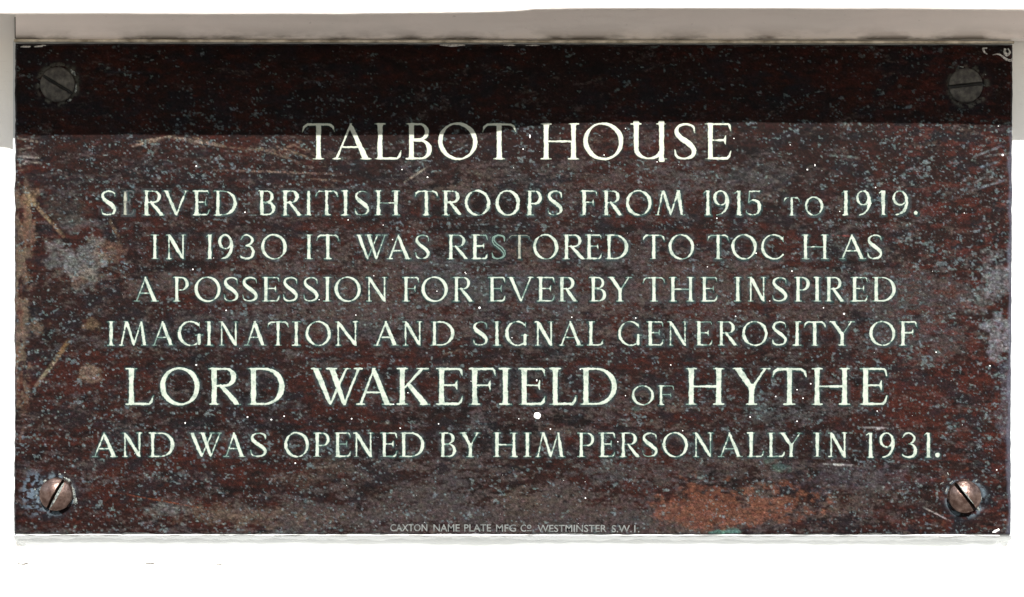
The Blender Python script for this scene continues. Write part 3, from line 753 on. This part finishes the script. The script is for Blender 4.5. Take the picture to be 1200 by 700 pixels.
# white paint caught in the top right corner, and crust about the screws
wp = alb(205, 202, 196, 1.0)
SCREWS = [(67, 99, 20.5, math.radians(-31)), (1132, 100, 20.3, math.radians(6)), (64.5, 580, 19.3, math.radians(61)), (1131.5, 582.5, 19.3, math.radians(-52))]
for i, (cx, cy, rr, a) in enumerate(SCREWS):
    d = np.hypot(PX-cx, PY-cy)
    ring = np.exp(-((d-rr-2.5)/3.2)**2)*sstep(.46, .60, fbm(shp, 6, 5, 700+i, 3))
    col = lay(col, alb(120, 138, 150) if i > 1 else alb(125, 128, 118), ring*(.8 if i > 1 else .55))
    col = lay(col, alb(30, 32, 40), np.exp(-((d-rr-5)/6)**2)*.45*(1-ring))
    relief += ring*.00012
d = np.hypot(PX-80, PY-90); m = (1-sstep(.6, 1.2, np.hypot((PX-84)/9, (PY-96)/20)))*sstep(.35, .55, fbm(shp, 7, 7, 733, 3)); col = lay(col, alb(112, 116, 104), m*.6)
m = (1-sstep(.5, 1.4, np.hypot((PX-40)/15, (PY-578)/24)))*sstep(.50, .62, fbm(shp, 5, 4, 734, 3)); col = lay(col, alb(128, 148, 166), m*.7)
# edge rub
rb = np.minimum(np.minimum(PX-XL, XR-PX), np.minimum(PY-YT, YB-PY))
col = lay(col, alb(96, 96, 100), (1-sstep(.5, 2.5, rb+(fbm(shp, 12, 12, 66, 3)-.5)*4))*.6)
col = lay(col, alb(118, 122, 140), (1-sstep(2, 6, XR-PX+(fbm(shp, 6, 18, 67, 3)-.5)*6))*sstep(140, 180, PY)*.5)
relief += spk*.00006+bloom*.00002+(fine-.5)*.00003+(fbm(shp, 120, 80, 71, 2)-.5)*.0004+(st2-.5)*.00003
relief -= (1-sstep(.4, 2.0, LD))*.00004
gloss = .50+.28*gmap+.15*spk-.10*sstep(.5, .7, st1)
# position: rounded arris, uneven cut edge, tiny keystone of a hand-cut plate
Y = -relief+(1-sstep(0, 2.6, rb))*.0009
skew_x = np.where(u < .5, (1-v_)*.8*(1-2*u), (1-v_)*2.6*(2*u-1)); skew_y = u*(1.6*(1-v_)+.8*v_)
edge_n = (fbm((1, W), 14, 1, 72, 4)[0]-.5)*2.2; chip = np.where(fbm((1, W), 50, 1, 73, 2)[0] > .62, 1.0, 0)
tk = np.exp(-((py-py[-1])/2.0)**2)[:, None]; tt = np.exp(-((py-py[0])/2.0)**2)[:, None]
cor = np.hypot(np.maximum(0, 5-(PX-XL)), np.maximum(0, 5-(YB-PY)))
PYY = PY+skew_y-tk*(edge_n+chip)[None, :]*.9+tt*(edge_n[::-1])[None, :]*.35
tl = np.exp(-((px-px[0])/2.0)**2)[None, :]; tr = np.exp(-((px-px[-1])/2.0)**2)[None, :]
en = (fbm((1, H), 12, 1, 74, 4)[0]-.5)[:, None]
PXX = PX+skew_x+tl*(en*2.4)+tr*(-en*1.6)
X = (PXX-600)*S; Z = EYE+(350-PYY)*S
# wrap the rim back to give the plate its thickness
def wrap(A, fn=lambda e: e):
    A = np.concatenate([fn(A[:1]), A, fn(A[-1:])], 0); return np.concatenate([fn(A[:, :1]), A, fn(A[:, -1:])], 1)
X = wrap(X); Z = wrap(Z); Y = wrap(Y, lambda e: e*0+.0042)
colw = np.pad(col, ((1, 1), (1, 1), (0, 0)), mode='edge'); gw = np.pad(gloss, 1, mode='edge')
plate = grid_obj('plate', X, Y, Z, bronze, plaque, colour=np.clip(colw, 0, 1), rough=np.clip(gw, .2, 1), flip=False)

# ------------------------------------------------------------------ screws
def screw_mat(name, lo, hi, spec, metal, rough):
    k = Mat(name, rough, spec, metal)
    n = k.noise(260, 5); n2 = k.noise(1500, 3)
    c = k.ramp(n, [(.36, lo), (.66, hi)])
    at = k.n('ShaderNodeAttribute', attribute_name='patina_shade')
    k.colour(k.mix(1.0, k.mix(k.ramp(n2, [(.56, (0, 0, 0)), (.74, (.5,)*3)]), c, (lo[0]*.5, lo[1]*.5, lo[2]*.5)), at.outputs['Color'], 'MULTIPLY'))
    k.bump(n2, .35, .0002); return k.m
copper = screw_mat('dull_copper_screw', (.085, .050, .040), (.20, .140, .120), .5, .75, .34)
copper_grey = screw_mat('grey_green_screw', (.022, .020, .018), (.078, .073, .062), .3, .2, .5)
k = Mat('pale_crust', .8, .2); k.colour(k.ramp(k.noise(900, 4), [(.38, (.05, .06, .06)), (.62, (.26, .28, .26))])); k.bump(k.noise(1800, 3), .6, .0003); crust_m = k.m
k = Mat('grey_paint_scrap', .7, .3); k.colour(k.ramp(k.noise(700, 4), [(.35, (.16, .16, .15)), (.6, (.55, .54, .52))])); scrap_m = k.m

def make_screw(cx, cy, rpx, ang, mat, height, slot_w, crust_blobs, slot_fill):
    R = rpx*S; N = 72; M = 22
    cx += (600-cx)*height/D*.7; cy += (350-cy)*height/D*.7
    c = P(cx, cy, 0)
    us = np.array([1, 0]); 
    ca, sa = math.cos(ang), math.sin(ang)
    vs = []; fs = []
    rings = list(np.linspace(0, 1, M))
    sw = slot_w*S
    G = 84
    # a square grid mapped to the disc keeps the slot crisp
    g = np.linspace(-1, 1, G); gx_, gy_ = np.meshgrid(g, g)
    dx = gx_*np.sqrt(1-gy_**2/2); dy = gy_*np.sqrt(1-gx_**2/2)
    rr = np.hypot(dx, dy)
    hgt = height*(1-.46*rr**2.0)
    hgt = np.where(rr > .985, 0, hgt)
    # in the frame of the slot
    n_ = np.clip(fbm(rr.shape, 8, 8, int(cx), 3)-.5, -1, 1)*.00025
    hgt = hgt+n_*(rr < .97)
    perp = dy*R
    cut = 1-sstep(sw*.5-.00016, sw*.5+.00016, np.abs(perp+.00005*np.sin(dx*9)))
    hgt = hgt*(1-cut)+np.minimum(hgt, height*.10)*cut
    dirt_shade = 1-.90*cut-.35*np.exp(-((rr-1)/.06)**2)*(1-cut)  # shade of the slot put into the colour; rim darker too
    dirt_shade = np.clip(dirt_shade*(.75+.5*fbm(rr.shape, 20, 20, int(cy), 4)), .04, 1.2)
    wx = c[0]+(dx*ca-dy*sa)*R; wz = c[2]+(dx*sa+dy*ca)*R
    Yy = -hgt-.00005
    def w2(A, fn=lambda e: e):
        A = np.concatenate([fn(A[:1]), A, fn(A[-1:])], 0); return np.concatenate([fn(A[:, :1]), A, fn(A[:, -1:])], 1)
    o = grid_obj('screw', w2(wx), w2(Yy, lambda e: e*0+.001), w2(wz), mat, plaque, colour=np.repeat(w2(dirt_shade)[..., None], 3, -1), flip=True)
    # recentre the screw on its own axis
    off = Vector(c)-plaque.location
    o.data.transform(__import__('mathutils').Matrix.Translation(-off)); o.location = off
    # crust: lumps beside the head, in one lump mesh
    rnd = random.Random(int(cx*7)); V = []; Fc = []
    for (ax, ay, rx, ry, rot, hh) in crust_blobs:
        b = len(V); n = 14
        V.append(tuple(P(cx+ax, cy+ay, -hh)))
        for ring, (sc, hk) in enumerate(((.55, .8), (1.0, 0))):
            for i in range(n):
                a = 2*PI*i/n; q = rnd.uniform(.55, 1.3)
                ex, ey = math.cos(a)*rx*sc*q, math.sin(a)*ry*sc*q
                V.append(tuple(P(cx+ax+ex*math.cos(rot)-ey*math.sin(rot), cy+ay+ex*math.sin(rot)+ey*math.cos(rot), -hh*hk*rnd.uniform(.7, 1.1)+.0001)))
        for i in range(n):
            j = (i+1) % n
            Fc.append((b, b+1+i, b+1+j)); Fc.append((b+1+i, b+1+n+i, b+1+n+j, b+1+j))
    if V:
        # wind outwards
        cr_ = mesh_obj('crust', V, Fc, crust_m, plaque, smooth=True)
        cr_.parent = o; cr_.location = Vector(cr_.location)-o.location
    return o
tl = make_screw(*SCREWS[0], copper_grey, .0030, 3.2, [(18, -14, 6, 3, .9, .0004), (21, 4, 2.4, 8, .2, .0004), (14, 18, 5, 2, -.5, .0003)], 0)
tl['label'] = 'top left screw, dim grey in the shadow, slot sloping down to the right'
tr_ = make_screw(*SCREWS[1], copper_grey, .0034, 3.8, [(24, -13, 3, 1.6, .6, .0002), (-4, -22, 5, 1.4, 0, .0002)], 0)
tr_['label'] = 'top right screw in the shadow with a nearly level slot'
bl = make_screw(*SCREWS[2], copper, .0080, 2.8, [(19.5, -1, 2.6, 12, -.18, .0022), (21.5, 9, 3.0, 5, .1, .0016), (12, -17, 6, 2, .6, .0012), (-14, -15, 3, 2, -.6, .0006), (-19, -6, 2.2, 4, .2, .0005), (-24, 2, 2, 2, 0, .0003), (-26, -5, 1.5, 2, 0, .0003), (-22, 9, 1.6, 2, 0, .0003), (3, -23, 3, 1.5, 0, .0003), (9, -25, 1.7, 1.5, 0, .0003)], 1)
bl['label'] = 'bottom left copper screw with pale crust round its head and in its steep slot'
br = make_screw(*SCREWS[3], copper, .0082, 3.5, [(-19.5, -7, 1.5, 4, .3, .0005), (20.5, 3, 1.3, 5, .1, .0006), (17, 15, 2.0, 3.4, -.6, .0008), (-14, -16, 3.4, 1.1, -.7, .0004), (15, -18, 3, .8, -.6, .0003), (-25, -15, 3, .8, -.5, .0003), (-18, -26, .8, 3, -.5, .0003)], 0)
br['label'] = 'bottom right copper screw, its slot sloping steeply down to the right'
# pale fill along one lip of the bottom left slot
def lip(scr, sc, off, w, l0, l1, hh):
    cx, cy, rr, a = sc; n = 16; V = []; F_ = []
    ca, sa = math.cos(a), math.sin(a)
    for i in range(n+1):
        q = l0+(l1-l0)*i/n; ww = w*(math.sin(PI*min(1, max(0, i/n)))**.5+.15)
        r2 = min(1, math.hypot(q, off/rr)); base = hh*(1-.46*r2**2.0)
        for s_, e in ((-1, 0), (0, 1), (1, 0)):
            lx, ly = q*rr, off+s_*ww
            V.append(tuple(P(cx+lx*ca-ly*sa, cy-(lx*sa+ly*ca), -base-.0001-.0001*e)))
    for i in range(n):
        for j in range(2): F_.append((i*3+j, i*3+j+1, (i+1)*3+j+1, (i+1)*3+j))
    o = mesh_obj('slot_crust', V, F_, crust_m, plaque, smooth=True); o.parent = scr; o.location = Vector(o.location)-scr.location
lip(bl, SCREWS[2], -2.3, 1.3, -.85, .92, .0080)
lip(br, SCREWS[3], 2.5, .6, -.9, .7, .0082)

# ------------------------------------------------------------------ drops and flecks of white paint on the plate
k = Mat('white_paint_fleck', .5, .4); k.colour((.78, .79, .78)); fleck_m = k.m
def dome(cx, cy, rx, ry, hgt, n=10, rnd=random):
    V = [tuple(P(cx, cy, -.0001-hgt))]; F_ = []
    for sc, hk in ((.6, .75), (1, 0)):
        for i in range(n):
            a = 2*PI*i/n; q = rnd.uniform(.88, 1.1)
            V.append(tuple(P(cx+math.cos(a)*rx*sc*q, cy+math.sin(a)*ry*sc*q, -.0001-hgt*hk+(.0002 if hk == 0 else 0))))
    for i in range(n):
        j = (i+1) % n; F_ += [(0, 1+i, 1+j), (1+i, 1+n+i, 1+n+j, 1+j)]
    return V, F_
v, f = dome(629.5, 487.3, 4.6, 4.4, .0006, 20); o = mesh_obj('paint_drop', v, f, fleck_m, plaque, smooth=True); o['label'] = 'round white paint drop under the large name line'
spots = [(562, 361, 2.3, 2.3), (621, 160, 1.4, 3.6), (501, 208, 1.5, 1.5), (471, 199, 1.1, 1.1), (613, 175, 1.3, 1.3), (840, 256, 1.3, 1.3), (946, 199, 1.4, 1.4), (955, 194, .9, 2), (1175, 182, 2, 2), (226, 316, 1.4, 1.4), (265, 364, 1.5, 1.4),
         (230, 195, 1.6, 1.6), (230, 428, 1.8, 1.2), (290, 489, 1.5, 1.5), (318, 492, 1.6, 1.6), (333, 488, 1.4, 1.4), (412, 491, 1.4, 1.4), (928, 318, 1.4, 1.4), (989, 368, 2, 1.9), (965, 361, 1.3, 1.3), (902, 353, 1, 1), (862, 371, 1.2, 1.2),
         (745, 373, 1.2, 1.3), (670, 372, 1.2, 1.2), (514, 497, 1.4, 1.4), (469, 502, 1.3, 1.3), (460, 281, 1.2, 1.2), (449, 264, 1, 1), (408, 258, 1.3, 1.2), (879, 489, 1.4, 1.4), (934, 494, 1.5, 1.2), (941, 467, 1.3, 1.3), (934, 457, 1.2, 1.2), (950, 450, 1.3, 1.3),
         (909, 465, 1.2, 1.2), (1028, 482, 1.2, 1.2), (1160, 429, 1.5, 1.2), (346, 543, 1.4, 1.4), (217, 496, 1.2, 1.8), (287, 249, 1.4, 1.4), (886, 297, 1.4, 1.3), (1026, 220, 1.2, 1.2), (686, 584, 1.4, 1.3), (608, 491, 1.2, 1.2), (645, 503, 1.4, 1.6),
         (629, 446, 1.3, 2.2), (680, 433, 1.2, 1.2), (786, 428, 1.2, 1.2), (733, 464, 1, 1), (1097, 413, 1.5, 1.2), (1168, 551, 1.3, 1.3), (984, 248, 1, 1), (1130, 250, 1, 1), (800, 505, 1.1, 1.1), (724, 518, 1.1, 1.1), (829, 313, 1, 1), (546, 321, 1, 1), (693, 271, .9, .9),
         (545, 319.5, 1, 1), (438, 323.5, 1, 1), (374, 351.5, 1, 1), (417, 369.5, 1.1, 1.1), (512, 341.5, 1.1, 1.1), (600, 396, 1, 1), (1170, 148, 1.2, .8), (552, 447, .8, .8), (478, 460.5, 1.2, 1), (461, 474, 1.6, 1), (602, 197, .8, .8), (770, 190, 1.3, 1.1), (708, 182, 1.1, 1.1), (733, 150.8, 1, 1), (860, 162.5, 1.2, 1.0), (926, 170, .9, .9)]
rf = random.Random(4)
for _ in range(60):
    e = rf.uniform(.3, .6); spots.append((rf.uniform(24, 1180), rf.uniform(166, 618), e, e*rf.uniform(.8, 1.2)))
V = []; F_ = []
for (cx, cy, rx, ry) in spots:
    v, f = dome(cx, cy, rx*.72, ry*.72, .00015+.0001*rx, 7, rf); b = len(V); V += v; F_ += [tuple(i+b for i in q) for q in f]
o = mesh_obj('paint_fleck', V, F_, fleck_m, plaque, smooth=True); o['kind'] = 'stuff'

# scraps of old paint
def ribbon(name, pts, mat, hgt=.0003, label=None):
    """flat scrap along a list of (px, py, half width)"""
    V = []; F_ = []; rr = random.Random(len(pts)*31+int(pts[0][0]))
    pts = cr_spline(pts, 5); n = len(pts)
    for i, (x, y, h) in enumerate(pts):
        a = pts[max(0, i-1)]; b = pts[min(n-1, i+1)]; dx, dy = b[0]-a[0], b[1]-a[1]; l = math.hypot(dx, dy) or 1
        nx_, ny_ = -dy/l, dx/l; hh = max(.15, h)*rr.uniform(.75, 1.25)
        for s_, e in ((-1, .0002), (-.6, -hgt), (.6, -hgt), (1, .0002)):
            V.append(tuple(P(x+nx_*hh*s_, y+ny_*hh*s_, e-.0001)))
    for i in range(n-1):
        for j in range(3): F_.append((i*4+j, i*4+j+1, i*4+4+j+1, i*4+4+j))
    o = mesh_obj(name, V, F_, mat, plaque, smooth=True)
    if label: o['label'] = label
ribbon('paint_scrap', [(1157, 56.5, .5), (1152.5, 57.2, 1.5), (1153.5, 61, 1.2), (1157, 63.8, .6)], scrap_m, label='small hooked scrap of grey paint near the top right corner')
ribbon('paint_scrap', [(1163, 64.6, .4), (1170, 63.6, 1.0), (1175, 66.5, 1.4), (1180, 70, 1.7), (1185, 71, 1.6), (1186, 68.5, .6)], scrap_m)
ribbon('paint_scrap', [(1178, 57, 1.5), (1177.5, 62, 1.8), (1181, 64.5, 2.0), (1183.5, 61, 1.2), (1181, 57, .8)], scrap_m)
for pts in ([(40, 55, .5), (45, 54.4, 1), (50, 54.6, .5)], [(24, 55.3, .4), (28, 54.8, 1.2), (33, 55, 1.1), (36, 54.6, .4)], [(47, 53.6, .3), (50, 53.2, .8), (54, 53.5, .3)],
            [(590, 53.2, .3), (597, 53, 1.0), (604, 53.4, .3)], [(616, 53.4, .3), (624, 53.2, .8), (632, 53.4, .3)], [(515, 53.0, .4), (530, 53.4, 1.4), (545, 53.0, .6)]):
    ribbon('paint_scrap', pts, scrap_m)
ribbon('paint_scrap', [(1163, 624, .5), (1167, 622.5, 1.6), (1171, 620.5, 1.0)], fleck_m, label='white paint chip at the bottom right corner')
# white paint lapped unevenly along the lower edge
rl = random.Random(12); lp = []; x = 19
while x < 1183:
    low_y = 626.9+(x-17)/1170*.7
    lp.append((x, low_y+rl.uniform(-.25, .25), max(.15, .45+rl.uniform(-.3, .35)+(.5 if 1070 < x < 1140 or 500 < x < 610 else 0)))); x += rl.uniform(6, 16)
ribbon('paint_lip', lp, fleck_m, .0003)
